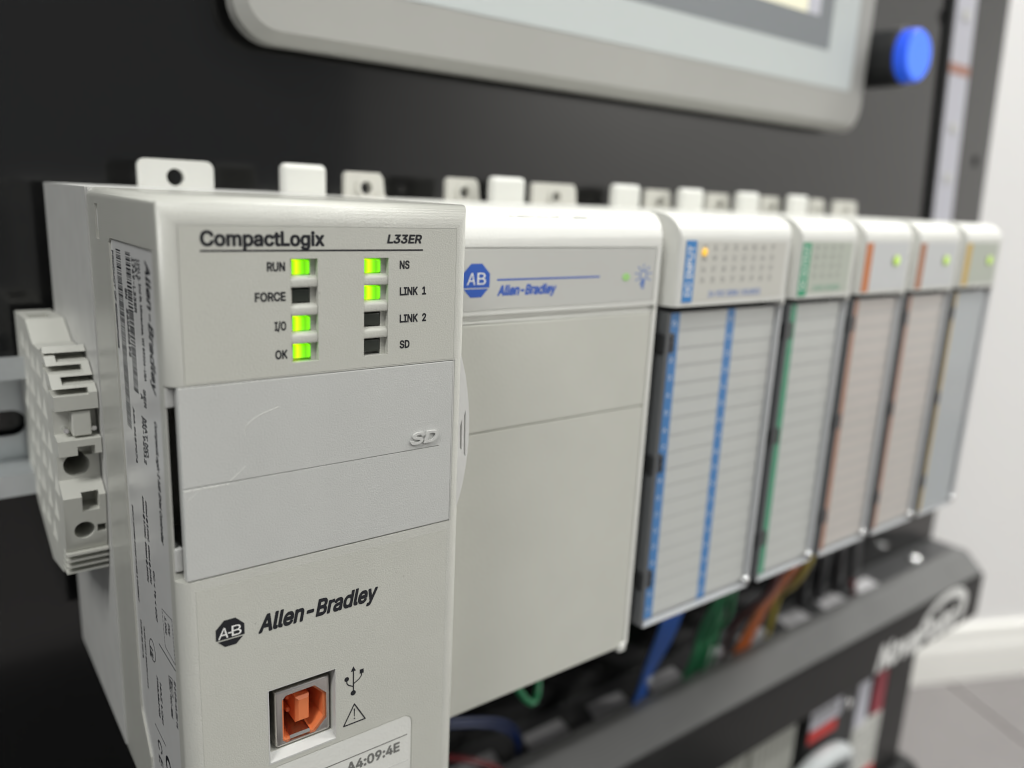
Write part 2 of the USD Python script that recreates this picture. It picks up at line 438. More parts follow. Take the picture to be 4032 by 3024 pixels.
sc = cyl_y(0, 0, 4.2, -1.2, 0.2).rotate((-90, 0, 0)).translate((492.5, 104, -107.6))
part(rack, 'shelf_screw', MF.sphere(4.6, 20).scale((1, 1, 0.55)).translate((494, 106, -107.6)), 'screw')
part(rack, 'added_dark_base', box(-420, 400, -330, 160, -272, -262), 'panel', smooth=False)  # unseen base added to darken reflections in the back plate
part(rack, 'foot', rbox(424, 486, 68, 130, -300, -237, 14, 16), 'bar')
# printed mark on the lip
logo_y = 71.97
part(rack, 'lettering', text('NovaPoint', 392, 491, -138.8, 15.0, logo_y, shear=0.22, bold=True, fat=0.05), 'white_ink', smooth=False, label='white NovaPoint lettering on the front lip')
ring = affinity.rotate(affinity.scale(Point(470, -127.5).buffer(1, 48), 31, 17), 8).difference(affinity.rotate(affinity.scale(Point(467.5, -129).buffer(1, 48), 26.5, 12.5), 8))
ring = ring.difference(sbox(420, -160, 500, -131)).difference(sbox(420, -160, 438, -118)).union(Polygon([(495, -131), (500.5, -128), (497, -137.5), (492, -138.5)]))
part(rack, 'swoosh', flat(ring, logo_y), 'white_ink', smooth=False)

# ---------------------------------------------------------------- LED strip on the back plate
strip = thing('light_strip', (470, 116, 116), 'pale lilac flexible strip with copper pads, running down the right of the back plate', 'light strip')
sl = lambda z: 461.7 - (z - 116) * 0.1093
quad = lambda z0, z1, a=0.0, b=24.0: [(sl(z0) + a, z0), (sl(z0) + b, z0), (sl(z1) + b, z1), (sl(z1) + a, z1)]
part(strip, 'tape', prism_xz(quad(30, 430), 115.2, 117.0), 'strip', smooth=False)
part(strip, 'copper_pad', prism_xz(quad(196.6, 202.2), 114.95, 115.2), 'copper', smooth=False)
for z in (255, 228, 168, 140, 112):
    part(strip, 'chip', prism_xz(quad(z - 2.5, z + 2.5, 9, 15), 114.3, 115.2), 'card', smooth=False)
single('painted_shadow_gap', prism_xz(quad(30, 430, -6.5, -0.6), 114.8, 117.0), 'dark', 'narrow dark strip painted as the shadow gap beside the pale lilac light strip', 'channel', smooth=False)  # dark strip stands in for the shaded gap left of the tape

# ---------------------------------------------------------------- operator screen
hmi = thing('operator_screen', (200, 117, 152), 'large grey framed operator touch screen with rounded corners set in the black plate', 'screen')
fr = prism_xz(rrect(47.5, 353.5, 155.4, 430, 11, 8), 107.5, 113) 
r_ = MF.batch_hull([fr, prism_xz(rrect(50.4, 350.6, 158.6, 427.3, 9, 8), 105, 106)])
part(hmi, 'bezel', r_ - box(68.0, 339.5, 104, 105.6, 173.0, 420), 'hmi_bezel')
part(hmi, 'gasket', prism_xz(rrect(51, 350, 159, 427, 9, 8), 113, 117), 'dark')
part(hmi, 'membrane', box(68.3, 339.2, 105.15, 105.7, 173.3, 419.7) - box(90, 318.2, 104, 105.4, 188.6, 405), 'hmi_membrane', smooth=False)
part(hmi, 'screen_border', box(90.2, 318.0, 105.38, 105.6, 188.8, 404.8), 'hmi_border', smooth=False)
part(hmi, 'display', box(110, 298.5, 105.30, 105.39, 202.0, 390), 'screen_yellow', smooth=False, label='lit pale yellow display area')
part(hmi, 'display_column', box(298.8, 308, 105.30, 105.39, 202.0, 390), 'screen_lilac', smooth=False, label='pale lilac column at the right of the display')

# ---------------------------------------------------------------- blue push button
bt = thing('push_button', (365, 117, 179), 'round blue push button in a black collar beside the operator screen', 'push button')
bx, bz = 366.5, 191.6
part(bt, 'collar', MF.batch_hull([cyl_y(bx, bz, 13.4, 95.5, 117, 48), cyl_y(bx, bz, 12.6, 94.5, 116, 48)]), 'black')
part(bt, 'cap', MF.batch_hull([cyl_y(bx, bz, 12.0, 89.4, 96, 48), cyl_y(bx, bz, 11.2, 88.6, 95, 48)]), 'button_blue', smooth=25)
part(bt, 'lit_face', cyl_y(bx, bz, 11.0, 88.2, 88.7, 48), 'button_face', smooth=25)

# ---------------------------------------------------------------- DIN rail
rail = [(99.5, 74.9), (99.5, 69.4), (113.4, 69.4), (113.4, 45.4), (99.5, 45.4), (99.5, 39.9), (100.6, 39.9), (100.6, 44.3), (114.5, 44.3), (114.5, 70.5), (100.6, 70.5), (100.6, 74.9)]
rl = prism_yz(rail[::-1], -200, 345)
for k in range(-4, 10):
    c = -20.2 + 36 * k
    rl -= prism_xz(rrect(c - 12.5, c + 12.5, 51.6, 58.4, 3.35, 8), 112, 116)
single('mounting_rail', rl, 'zinc', 'zinc plated top hat mounting rail with long slots behind the terminal block', 'rail')

# ---------------------------------------------------------------- terminal block at the left end of the rail
tb = thing('terminal_block', (-4.2, 100, 30), 'small light grey terminal block clipped on the rail left of the controller', 'terminal block')
prof = [(111, 84.4), (90, 85.4), (81, 81.4), (70, 81.8), (66, 83.2), (54, 75.6), (54, 72.2), (58, 72.0), (58, 66.4), (53.6, 66.0), (53.6, 62.8), (57.5, 62.2), (57.5, 56.6), (53.2, 53.9), (55, 42.8), (58, 37.2), (62, 34.4), (78, 31), (98, 38), (111, 46)]
b = prism_yz(prof[::-1], -8.2, -0.35)
for k, t in enumerate((0.10, 0.34, 0.58, 0.82)):
    yc, zc = 66 - 12 * t, 83.2 - 7.6 * t
    x0, x1 = ((-6.2, 0.2), (-8.5, -1.9))[k % 2]
    b -= box(x0, x1, yc - 3, yc + 4.5, zc - 1.85, zc - 0.55)
b -= box(-8.5, 0.2, 60, 68.2, 81.6, 82.1)
b -= box(-7.0, -2.5, 93, 101, 80, 90)
b -= box(-4.8, -1.6, 50, 60, 61.5, 64.6)
b -= cyl_y(-4.7, 59.6, 2.45, 50, 78, 28)
b -= box(-4.8, -1.6, 48, 60, 50.6, 54.6)
b -= cyl_y(-4.6, 46.2, 1.95, 48, 72, 28)
b -= box(-2.2, -0.55, 48, 66, 45.3, 47.0)
part(tb, 'body', b, 'tb', smooth=25)
part(tb, 'hole_lining', join(cyl_y(-4.7, 59.6, 2.3, 76, 77.5, 20), cyl_y(-4.6, 46.2, 1.85, 70, 71.5, 20)), 'dark')
part(tb, 'release_tab', rbox(-5.3, -1.8, 54.4, 59, 66.6, 71.8, 0.25, 8), 'tb')
part(tb, 'clamp_screw', join(cyl_y(-6.3, 67.6, 0.5, 55.5, 58.5, 12), cyl_y(-1.2, 67.6, 0.5, 55.5, 58.5, 12)), 'screw')
part(tb, 'rib', join(*[box(-8.3, -0.3, 54.6 + 0.55 * i, 58 + 0.9 * i, 40.8 - 1.55 * i, 41.3 - 1.55 * i) for i in range(4)]), 'tb', smooth=False)
lat = []; wj = random.Random(5)
for i in range(6):
    for j in range(5):
        yc = 60 + j * 8.6 + (i % 2) * 4.3; zc = 38.5 + i * 7.2 + j * 0.5 + wj.uniform(-0.8, 0.8); yc += wj.uniform(-0.9, 0.9)
        if yc < 57 + abs(zc - 58) * 0.35 or yc > 103 or zc > 79:
            continue
        lat.append(MF.hull_points([(-8.2, yc - 2.6, zc), (-8.2, yc + 2.6, zc + 1.0), (-8.2, yc + 0.8, zc + 4.6), (-8.2, yc - 0.8, zc - 4.0), (-8.75, yc - 0.3, zc + 1.2)]))
part(tb, 'side_latch', join(*lat), 'tb', smooth=False)

# ---------------------------------------------------------------- controller
ctl = thing('controller_module', (27.5, 55, -6), 'light grey controller module in the foreground with eight indicator lamps and an orange USB port', 'controller')
ZT, ZB = 116.0, -6.0
foot = [(0, 52)] + arc(2.3, 2.3, 2.3, 2.3, 180, 270, 8) + [(50.0, 0)] + arc(50.2, 5.0, 3.6, 5.0, 272, 360, 14) + [(54.3, 7), (54.9, 9), (54.9, 52)]
top = [(52, ZB), (52, ZT)] + [(y, z) for y, z in arc(4.4, ZT - 4.1, 4.4, 4.1, 90, 180, 12)] + [(0, ZB)]
lef = [(-1, ZB)] + [(54.9, ZB), (54.9, ZT)] + arc(1.7, ZT - 1.7, 1.7, 1.7, 90, 180, 6) + [(0, ZB)]
lef = [(0, ZB), (54.9, ZB), (54.9, ZT - 0.8), (54.1, ZT)] + arc(1.7, ZT - 1.7, 1.7, 1.7, 90, 180, 7)
hs = prism_xy(foot, ZB, ZT) ^ prism_yz(top[::-1], -1, 56) ^ prism_xz(lef, -1, 53)
hs -= box(-1, 50.4, -1, 2.35, 56.3, 88.1)                     # where the door sits
hs -= box(0.4, 49.0, 2, 22, 57.2, 87.4)
hs -= box(2.5, 50.0, -1, 0.32, 88.3, 111.9)                   # upper facia
hs -= box(2.6, 49.7, -1, 0.32, ZB - 1, 54.6)                  # lower facia
hs -= MF.batch_hull([prism_xz([(13.8, 17.9), (26.3, 17.9), (26.3, 32.5), (13.8, 32.5)], -0.5, 0.3), prism_xz([(14.2, 19.0), (26.2, 19.0), (26.2, 32.4), (14.2, 32.4)], 1.4, 1.6)])
hs -= box(14.2, 26.2, 0.5, 18, 19.0, 32.4)
for x0, x1 in ((19.1, 23.7), (31.85, 36.4)):
    hs -= box(x0, x1, -1, 3.2, 90.3, 106.9)
lb = [(4.6, -7), (4.6, 107.9), (33.6, 107.7), (34.6, 106.9), (34.6, 14.5), (34.0, 13.2), (28.4, 6.5), (27.8, -7)]
hs -= prism_yz(lb[::-1], -1, 0.34)
hs -= box(-1, 0.9, 42.6, 45.2, 106.8, 113.2)
part(ctl, 'front_housing', hs, 'housing', smooth=28)
rear = prism_xy([(-0.15, 52.05), (55, 52.05), (55, 105.4), (-0.15, 105.4)], ZB, ZT)
rear -= box(-1, 0.25, 51, 52.6, ZB - 1, ZT + 1)
part(ctl, 'rear_housing', rear, 'housing_smooth', smooth=False)
part(ctl, 'slot_latch', box(0.25, 1.2, 43.2, 44.8, 108.6, 112.2), 'housing_smooth', smooth=False)
fa = box(2.55, 49.95, -0.03, 0.3, 88.34, 111.85)
for x0, x1 in ((19.1, 23.7), (31.85, 36.4)):
    fa -= box(x0, x1, -1, 3.2, 90.3, 106.9)
part(ctl, 'upper_facia', fa, 'facia', smooth=False)
lowf = box(2.62, 49.68, -0.02, 0.3, ZB + 0.1, 54.58) - prism_xz([(13.6, 17.7), (26.4, 17.7), (26.4, 32.6), (13.6, 32.6)], -1, 2) - prism_xz(rrect(13.4, 42.7, -4, 16.9, 2.0), -1, 0.1)
part(ctl, 'lower_facia', lowf, 'facia', smooth=False)
# USB opening lip
lipm = MF.batch_hull([prism_xz([(13.62, 17.72), (26.38, 17.72), (26.38, 32.58), (13.62, 32.58)], -0.1, 0.0), prism_xz([(14.2, 19.0), (26.2, 19.0), (26.2, 32.4), (14.2, 32.4)], 1.3, 1.5)])
lipo = box(13.62, 26.38, -0.04, 1.5, 17.72, 32.58) - MF.batch_hull([prism_xz([(13.85, 18.0), (26.3, 18.0), (26.3, 32.5), (13.85, 32.5)], -0.5, -0.1), prism_xz([(14.25, 19.1), (26.2, 19.1), (26.2, 32.4), (14.25, 32.4)], 1.5, 1.7)])
part(ctl, 'port_lip', lipo, 'housing_smooth', smooth=False)
# lamps in their two columns
for x0, x1, lx0, lx1, lit in ((19.1, 23.7, 19.75, 22.75, (1, 0, 1, 1)), (31.85, 36.4, 32.4, 35.4, (1, 1, 0, 0))):
    part(ctl, 'lamp_column', box(x0 + 0.01, x1 - 0.01, 2.6, 3.1, 90.31, 106.89) + box(x0 + 0.01, lx0 - 0.03, 1.0, 2.7, 90.31, 106.89) + box(lx1 + 0.03, x1 - 0.01, 1.0, 2.7, 90.31, 106.89), 'facia', smooth=False)
    for k, zc in enumerate((105.45, 100.95, 96.4, 91.85)):
        if lit[k]:
            lens(ctl, lx0, lx1, 0.75, 2.5, zc - 1.12, zc + 1.12)
        else:
            part(ctl, 'indicator_lamp', rbox(lx0, lx1, 0.95, 2.5, zc - 1.05, zc + 1.05, 0.2, 8), 'lens_dark', label='unlit dark indicator lamp')
        if k < 3:
            zb_ = zc - 1.25; za = zb_ - 1.95
            pr_ = [(2.6, za), (0.25, za + 0.1), (0.12, za + 0.3), (0.12, zb_ - 0.75), (0.3, zb_ - 0.35), (0.9, zb_), (2.6, zb_)]
            part(ctl, 'lamp_divider', prism_yz(pr_[::-1], x0 + 0.02, x1 - 0.02), 'facia', smooth=40)
# lettering on the upper facia
Y0 = -0.03
part(ctl, 'lettering', text('CompactLogix', 5.6, 24.85, 108.95, 2.05, Y0, bold=True, fat=0.035), 'ink', smooth=False)
part(ctl, 'lettering', text('L33ER', 36.05, 42.95, 109.35, 1.35, Y0, shear=0.2, bold=True, fat=0.035), 'ink', smooth=False)
part(ctl, 'underline', flat(sbox(5.55, 108.02, 43.06, 108.3), Y0), 'ink', smooth=False)
for s, x0, x1, z in (('RUN', 15.4, 18.3, 105.05), ('FORCE', 13.4, 18.3, 100.4), ('I/O', 16.4, 18.3, 95.72), ('OK', 16.42, 18.42, 91.15), ('NS', 38.52, 40.45, 105.03), ('LINK  1', 38.6, 43.87, 100.48), ('LINK  2', 38.66, 43.98, 95.74), ('SD', 38.73, 40.7, 91.18)):
    part(ctl, 'lettering', text(s, x0, x1, z, 1.3, Y0, bold=True, fat=0.03), 'ink', smooth=False)
# lower facia marks
oc = Polygon(octagon(7.72, 45.88, 4.7, 4.8)).difference(sbox(5, 44.62, 10.4, 44.86))
part(ctl, 'maker_emblem', flat(oc, Y0), 'ink', smooth=False, label='black octagon emblem with A-B letters')
part(ctl, 'emblem_letters', join(text('A', 5.75, 7.55, 45.1, 1.85, Y0 - 0.03, shear=0.12), text('B', 7.95, 9.55, 45.1, 1.85, Y0 - 0.03), text('-', 7.35, 8.0, 45.05, 1.85, Y0 - 0.03)), 'white_ink', smooth=False)
part(ctl, 'lettering', text('Allen-Bradley', 12.4, 35.0, 44.25, 2.95, Y0, shear=0.2, bold=True, fat=0.03), 'ink', smooth=False)
us = unary_union([LineString([(29.9, 25.9), (29.9, 31)]).buffer(0.11), Point(29.86, 26.2).buffer(0.52), Polygon([(29.9, 31.75), (29.38, 30.75), (30.42, 30.75)]), sbox(31.2, 29.75, 32.0, 30.6), Point(28.55, 29.5).buffer(0.46),
                  LineString([(28.55, 29.3), (28.6, 28.6), (28.95, 28.1), (29.9, 27.55)]).buffer(0.1), LineString([(31.6, 29.9), (31.5, 29.2), (31.0, 28.7), (29.9, 28.1)]).buffer(0.1)])
part(ctl, 'usb_symbol', flat(us, Y0), 'ink', smooth=False)
tri = Polygon([(30.1, 23.75), (27.9, 19.75), (32.35, 19.75)]).buffer(0.12)
tri = tri.difference(Polygon([(30.1, 23.75), (27.9, 19.75), (32.35, 19.75)]).buffer(-0.12)).union(Polygon([(29.98, 22.75), (30.22, 22.75), (30.16, 21.1), (30.04, 21.1)])).union(Point(30.1, 20.65).buffer(0.14))
part(ctl, 'warning_symbol', flat(tri, Y0), 'ink', smooth=False)
adr = part(ctl, 'address_label', prism_xz(rrect(13.6, 42.5, -3.8, 16.7, 1.8), 0.04, 0.12), G['white_abs'], smooth=False, label='white address sticker')
part(adr, 'lettering', text('A4:09:4E', 28.5, 40.0, 9.35, 1.95, 0.04, bold=True, fat=0.03), 'ink_grey', smooth=False)
part(adr, 'rule', flat(sbox(15, 12.25, 41.65, 12.45), 0.04), 'ink_grey', smooth=False)
part(adr, 'rule', flat(sbox(30, 6.3, 42.0, 6.42), 0.04), 'card_line', smooth=False)
# USB port
usb = Polygon([(16.75, 28.6), (17.5, 29.4), (22.9, 29.5), (25.15, 27.2), (25.15, 22.1), (22.9, 19.85), (17.4, 19.85), (16.75, 20.5)])
up = part(ctl, 'usb_port', rbox(15.45, 25.95, 1.5, 17, 19.15, 30.65, 0.55, 10) - prism_xz(usb, 0, 16), 'nickel', smooth=28, label='metal USB port with an orange insert')
part(up, 'insert', prism_xz(usb.buffer(-0.02), 2.1, 13.5) - prism_xz(usb.buffer(-0.45), 1, 12), 'usb_orange', smooth=False)
part(up, 'tongue', MF.batch_hull([box(19.7, 22.4, 3.0, 12, 22.2, 27.4), box(20.2, 22.0, 2.4, 5, 22.7, 26.9)]), 'usb_orange', smooth=False)
part(up, 'contact', join(*[rbox(18.9, 19.72, 5.2, 11.5, z - 0.45, z + 0.45, 0.2, 8) for z in (26.2, 23.6)]), 'usb_orange')
part(up, 'shield_spring', MF.hull_points([(18.3, 1.9, 20.0), (22.1, 1.9, 20.0), (18.3, 2.2, 20.5), (22.1, 2.2, 20.5), (18.5, 8, 21.3), (21.9, 8, 21.3), (18.5, 8, 20.9), (21.9, 8, 20.9)]), 'nickel', smooth=False)
# door
dr = rbox(1.35, 50.1, 0.0, 1.7, 56.45, 88.0, 0.22, 8)
dr -= prism_yz([(-0.3, 71.75), (0.28, 71.95), (-0.3, 72.2)][::-1], 0, 47.3)
door = part(ctl, 'door', dr, 'door', smooth=25)
# finger tab of the door lies on the sloping right edge of the front
nx, ny = 0.363, -0.932
tabp = Polygon([(-0.05, 88.0), (2.19, 89.1), (3.32, 86.4), (4.15, 84.2), (4.75, 81.7), (5.35, 78.9), (5.72, 76.2), (5.84, 73.6), (5.8, 71.1), (5.55, 68.6), (5.14, 66.2), (4.5, 63.6), (3.35, 60.4), (2.1, 58.2), (1.9, 56.0), (0.1, 56.4)])
grip = unary_union([Polygon([(1.14, 72.3), (2.15, 73.5), (2.15, 71.2)]), Polygon([(2.75, 74.7), (3.35, 75.9), (3.55, 69.7), (2.9, 70.4)]), Polygon([(4.0, 76.6), (4.45, 77.5), (4.85, 68.1), (4.25, 68.9)])])


def slope(mesh, off):         # local (s along the slope, z, h outwards) -> world
    v = np.asarray(tm(mesh).vertices); out = tm(mesh).copy()
    h = v[:, 2] + off
    out.vertices = np.stack([50.1 + 0.932 * v[:, 0] + nx * h, 0.363 * v[:, 0] + ny * h, v[:, 1]], 1)
    return out


tabm = _cs(tabp).extrude(0.9) - _cs(grip).extrude(1).translate((0, 0, 0.55))
t_ = slope(tabm, -0.9); t_.fix_normals()
part(door, 'finger_tab', t_, 'housing_smooth', smooth=False)
sdl = place(glyphs('SD', 2.0, 0.4, True, 0.02), lambda v: v)
v = np.asarray(sdl.vertices).copy(); v[:, 0] -= v[:, 0].min(); v[:, 0] *= 5.6 / v[:, 0].max(); v[:, 0] += 41.0 + 0.35 * v[:, 1]; v[:, 1] += 73.15
sdl.vertices = v
part(door, 'card_emblem', place(sdl, FRONT(0.0)), 'housing_smooth', smooth=False, label='embossed SD card emblem')
part(door, 'scratch', join(tube([(11.2, -0.005, 79.2), (11.4, -0.005, 80.6), (13.2, -0.005, 82.1), (16.8, -0.005, 83.3)], 0.05, 5), tube([(8.6, -0.005, 72.1), (11.2, -0.005, 74.2)], 0.05, 5, 0), tube([(2.0, -0.005, 70.0), (4.5, -0.005, 72.0)], 0.03, 5, 0)), 'white_abs')
wr = random.Random(11)
part(door, 'worn_edge', join(*[MF.sphere(1.0, 8).scale((wr.uniform(0.12, 0.5), 0.06, wr.uniform(0.05, 0.10))).translate((x + wr.uniform(-0.2, 0.2), 0.0, 71.66 + wr.uniform(-0.08, 0.05))) for x in np.arange(1.7, 8.5, 0.42)], *[MF.sphere(1.0, 8).scale((wr.uniform(0.1, 0.3), 0.05, 0.06)).translate((x, 0.02, 87.85)) for x in np.arange(1.8, 14, 0.9)]), 'white_abs', label='pale worn edge of the door groove')
part(ctl, 'hinge', rbox(0.15, 1.5, 1.9, 5.5, 84.6, 87.6, 0.2, 8), 'housing_smooth')
part(ctl, 'hinge', rbox(0.25, 1.6, 1.9, 5.5, 57.6, 61.6, 0.3, 8), 'housing_smooth')
# side sticker and its print
stk = part(ctl, 'side_sticker', prism_yz([(4.8, -6), (4.8, 107.6), (33.4, 107.4), (34.3, 106.8), (34.3, 14.7), (33.7, 13.3), (28.2, 6.6), (27.6, -6)][::-1], 0.3, 0.36), 'silver_label', smooth=False, label='silver sticker full of printed data on the left flank')
TS = lambda *a, **k: part(stk, 'lettering', text_side(*a, **k), 'ink', smooth=False)
TS('Allen-Bradley', 105.9, 85.4, 10.4, 2.7, shear=0.2, bold=True)
TS('1201 S. 2nd St. Milwaukee, WI 53204-USA', 105.7, 86.0, 15.2, 1.3)
TS('CAT', 105.6, 102.4, 17.2, 1.5)
TS('1769-L33ER', 105.6, 96.7, 19.2, 1.5)
TS('SN', 100.0, 98.2, 25.4, 1.4)
TS('36040692', 96.6, 88.2, 25.3, 1.4)
TS('PRODUCT OF SINGAPORE', 105.6, 88.2, 34.0, 1.2)
TS('SER', 84.4, 81.2, 16.6, 1.5)
TS('A', 83.2, 82.2, 18.6, 1.5)
TS('MAT NO', 79.2, 72.5, 17.2, 1.5)
TS('PN-92012', 79.2, 70.8, 19.0, 1.5)
TS('CompactLogix 2 MB ENet Controller', 80.6, 59.6, 10.3, 1.45, shear=0.15)
TS('A9A 0187074', 79.2, 69.0, 25.4, 1.2)
TS('400mA @ 5.0VDC   800mA @ 24VDC', 63.7, 47.3, 22.6, 1.1)
TS('450mA @ 5.0VDC   600mA @ 24VDC', 63.6, 47.9, 20.4, 1.1)
TS('INPUT POWER 24VDC CLASS 2 CURRENT', 58.9, 39.2, 31.6, 0.9)
TS('0C < Ta < 60C', 51.4, 41.7, 17.8, 1.1)
TS('FW', 45.3, 43.2, 9.3, 1.0)
TS('1.002', 45.6, 42.4, 11.4, 1.0)
TS('US LISTED  IND. CONT. EQ.', 35.6, 27.3, 31.0, 0.9)
TS('CLASS I DIV 2 GROUPS A B C D', 35.4, 22.2, 28.4, 0.8)
TS('AVAILABLE FOR', 29.3, 20.8, 20.2, 1.0)
TS('HAZ LOC', 29.2, 20.6, 18.0, 1.0)
TS('II 3 G Ex nA IIC T4', 35.5, 26.4, 7.4, 1.0)
TS('Ex', 34.2, 32.1, 10.4, 1.4)
TS('KCC-REM', 31.0, 26.6, 10.6, 1.0)
TS('UL', 33.6, 31.2, 24.2, 2.2)
part(stk, 'lettering', join(text_side('C E', 14.8, 9.4, 22.5, 2.9, bold=False), text_side('C', 15.2, 11.4, 16.8, 3.2)), 'ink', smooth=False)


def bars(z0, z1, y0, y1, seed):
    r = random.Random(seed); z = z0; out = []
    while z > z1 + 0.3:
        w = r.choice((0.12, 0.12, 0.24, 0.36)); out.append(sbox(y0, z - w, y1, z)); z -= w + r.choice((0.12, 0.14, 0.26, 0.3))
    return flat_side(unary_union(out))


part(stk, 'barcode', bars(106.2, 82.4, 20.2, 23.4, 3), 'ink', smooth=False)
part(stk, 'barcode', bars(106.1, 74.4, 27.2, 30.6, 5), 'ink', smooth=False)
dash = []
for a_, b_ in (((12.9, 46.2), (6.5, 47.2)), ((6.5, 47.2), (5.9, 39.2)), ((5.9, 39.2), (12.1, 39.4)), ((12.1, 39.4), (12.9, 46.2))):
    L = LineString([a_, b_])
    for t in np.arange(0, L.length, 0.75):
        p0, p1 = L.interpolate(t), L.interpolate(t + 0.42); dash.append(LineString([p0, p1]).buffer(0.07))
part(stk, 'rule', flat_side(unary_union(dash + [LineString([(16.6, 37.6), (4.9, 38.1)]).buffer(0.1), LineString([(24, 16.8), (16.4, 16.8)]).buffer(0.08), Point(22.2, 33.4).buffer(2.2).difference(Point(22.2, 33.4).buffer(2.0)), Polygon([(8.6, 35.0), (10.9, 34.4), (10.9, 31.9), (8.6, 31.3)]).boundary.buffer(0.07)])), 'ink', smooth=False)
# mounting tab with its hole
tabz = prism_xz(rrect(19.3, 37.6, 108, 122.9, 2.0, 8), 96.8, 98.6) - cyl_y(28.1, 118.6, 2.15, 95, 101, 32)
part(ctl, 'mounting_tab', tabz + box(19.6, 37.3, 98.5, 104, 108, 114), 'white_abs', smooth=25)


# ---------------------------------------------------------------- parts shared by the modules right of the controller
def top_profile(yf, zr, r_y, zt=115.6, bottom=-3.5, back=105.0):
    return [(back, bottom), (back, zt)] + arc(yf + r_y, zr, r_y, zt - zr, 90, 180, 12) + [(yf, bottom)]


def lever(parent, x0, x1):
    part(parent, 'bus_lever', rbox(x0, x1, 88.0, 91.5, 108, 123.6, 1.5, 16), 'white_abs', label='white bus lever standing above the top')


def mount_tab(parent, x0, x1, zt=122.6, flare=True):
    sh_ = Polygon([(x0, 110), (x0, zt - 1), (x0 + 0.8, zt), (x1 - 2, zt), (x1 - 0.8, zt - 1.6), (x1 - 0.4, 117), (x1 + 1.6, 113), (x1 + 1.6, 110)])
    t = prism_xz(sh_, 96.4, 98.4)
    c = (x0 + x1) / 2
    t -= cyl_y(c, 118.2, 1.9, 95, 100, 28)
    t += (cyl_y(c, 118.2, 3.1, 95.6, 97, 28) - cyl_y(c, 118.2, 1.9, 95, 100, 28))
    part(parent, 'mounting_tab', t, 'io_label', smooth=25)


# ---------------------------------------------------------------- power supply
ps = thing('power_supply', (90, 60, -4), 'wide plain grey power supply module with a blue octagon emblem, right of the controller', 'power supply')
prof = top_profile(18.0, 107.6, 8.5)
fx = [(55.1, 105)] + [(55.1, 19)] + [(56, 18), (122.6, 18), (123.4, 18.3), (125.1, 23), (125.3, 26), (125.3, 105)]
h = prism_yz(prof[::-1], 55, 125.5) ^ prism_xy(fx, -4, 116)
h -= box(56.2, 121.6, 17, 18.35, 93.6, 107.2)
h -= box(54, 121.7, 17, 19.6, -5, 91.0)
h -= prism_yz([(17.5, 91.0), (19.2, 91.4), (19.0, 92.4), (17.5, 92.9)][::-1], 54, 122.4)
part(ps, 'housing', h, 'white_abs', smooth=28)
part(ps, 'label_panel', box(56.4, 121.4, 18.1, 18.4, 93.8, 107.0), 'psu_label', smooth=False)
cov = rbox(55.4, 121.4, 17.95, 19.8, -3.9, 90.8, 0.35, 8) - prism_yz([(17.6, 66.0), (18.6, 66.35), (17.6, 66.8)][::-1], 54, 121)
part(ps, 'terminal_cover', cov, 'psu_face', smooth=25)
part(ps, 'cover_latch', rbox(119.6, 122.4, 17.6, 21, -5.4, -2.6, 0.5, 8), 'white_abs')
yl = 18.1
em = Polygon(octagon(67.05, 100.2, 7.0, 7.15)).difference(sbox(63, 98.42, 71, 98.68))
part(ps, 'maker_emblem', flat(em, yl), 'blue_ink', smooth=False, label='blue octagon emblem with A-B letters')
part(ps, 'emblem_letters', join(text('A', 64.7, 67.0, 99.35, 2.5, yl - 0.03, shear=0.1), text('B', 67.3, 69.5, 99.35, 2.5, yl - 0.03)), 'white_ink', smooth=False)
part(ps, 'rule', flat(sbox(72.5, 100.05, 102.6, 100.42), yl), 'blue_ink', smooth=False)
part(ps, 'lettering', text('Allen-Bradley', 72.7, 89.4, 96.9, 2.05, yl, shear=0.2, bold=True, fat=0.04), 'blue_ink', smooth=False)
part(ps, 'indicator_lamp', flat(affinity.scale(Point(111.4, 99.95).buffer(1), 1.25, 0.95), yl, 0.1), 'led_dim', smooth=False)
bl = Point(117.4, 100.3).buffer(1.35).union(sbox(116.8, 97.6, 118.0, 99.4)).union(sbox(116.95, 96.9, 117.85, 97.5)); bl = bl.difference(Point(117.4, 100.3).buffer(0.95))
for a_ in range(0, 360, 40):
    if a_ == 280:
        continue
    c_, s_ = math.cos(math.radians(a_ + 10)), math.sin(math.radians(a_ + 10)); bl = bl.union(LineString([(117.4 + 1.9 * c_, 100.3 + 1.8 * s_), (117.4 + 2.9 * c_, 100.3 + 2.6 * s_)]).buffer(0.16))
part(ps, 'lamp_symbol', flat(bl, yl), 'pale_blue_ink', smooth=False)
sr = random.Random(4)
part(ps, 'scuff_mark', join(*[MF.sphere(1.0, 8).scale((sr.uniform(0.4, 1.5), 0.10, sr.uniform(0.08, 0.2))).rotate((49, 0, 0)).translate((x, 20.92, 113.62 + sr.uniform(-0.15, 0.15))) for x in np.arange(78, 106, 1.1) + np.array([sr.uniform(-0.6, 0.6) for _ in range(26)])[:len(np.arange(78, 106, 1.1))]]), 'scuff', label='faint brown scuff along the rounded top')
lever(ps, 52.6, 65.2)
mount_tab(ps, 74.4, 87.4); mount_tab(ps, 109.0, 121.6)

# ---------------------------------------------------------------- input and output modules
rowh = 4.9


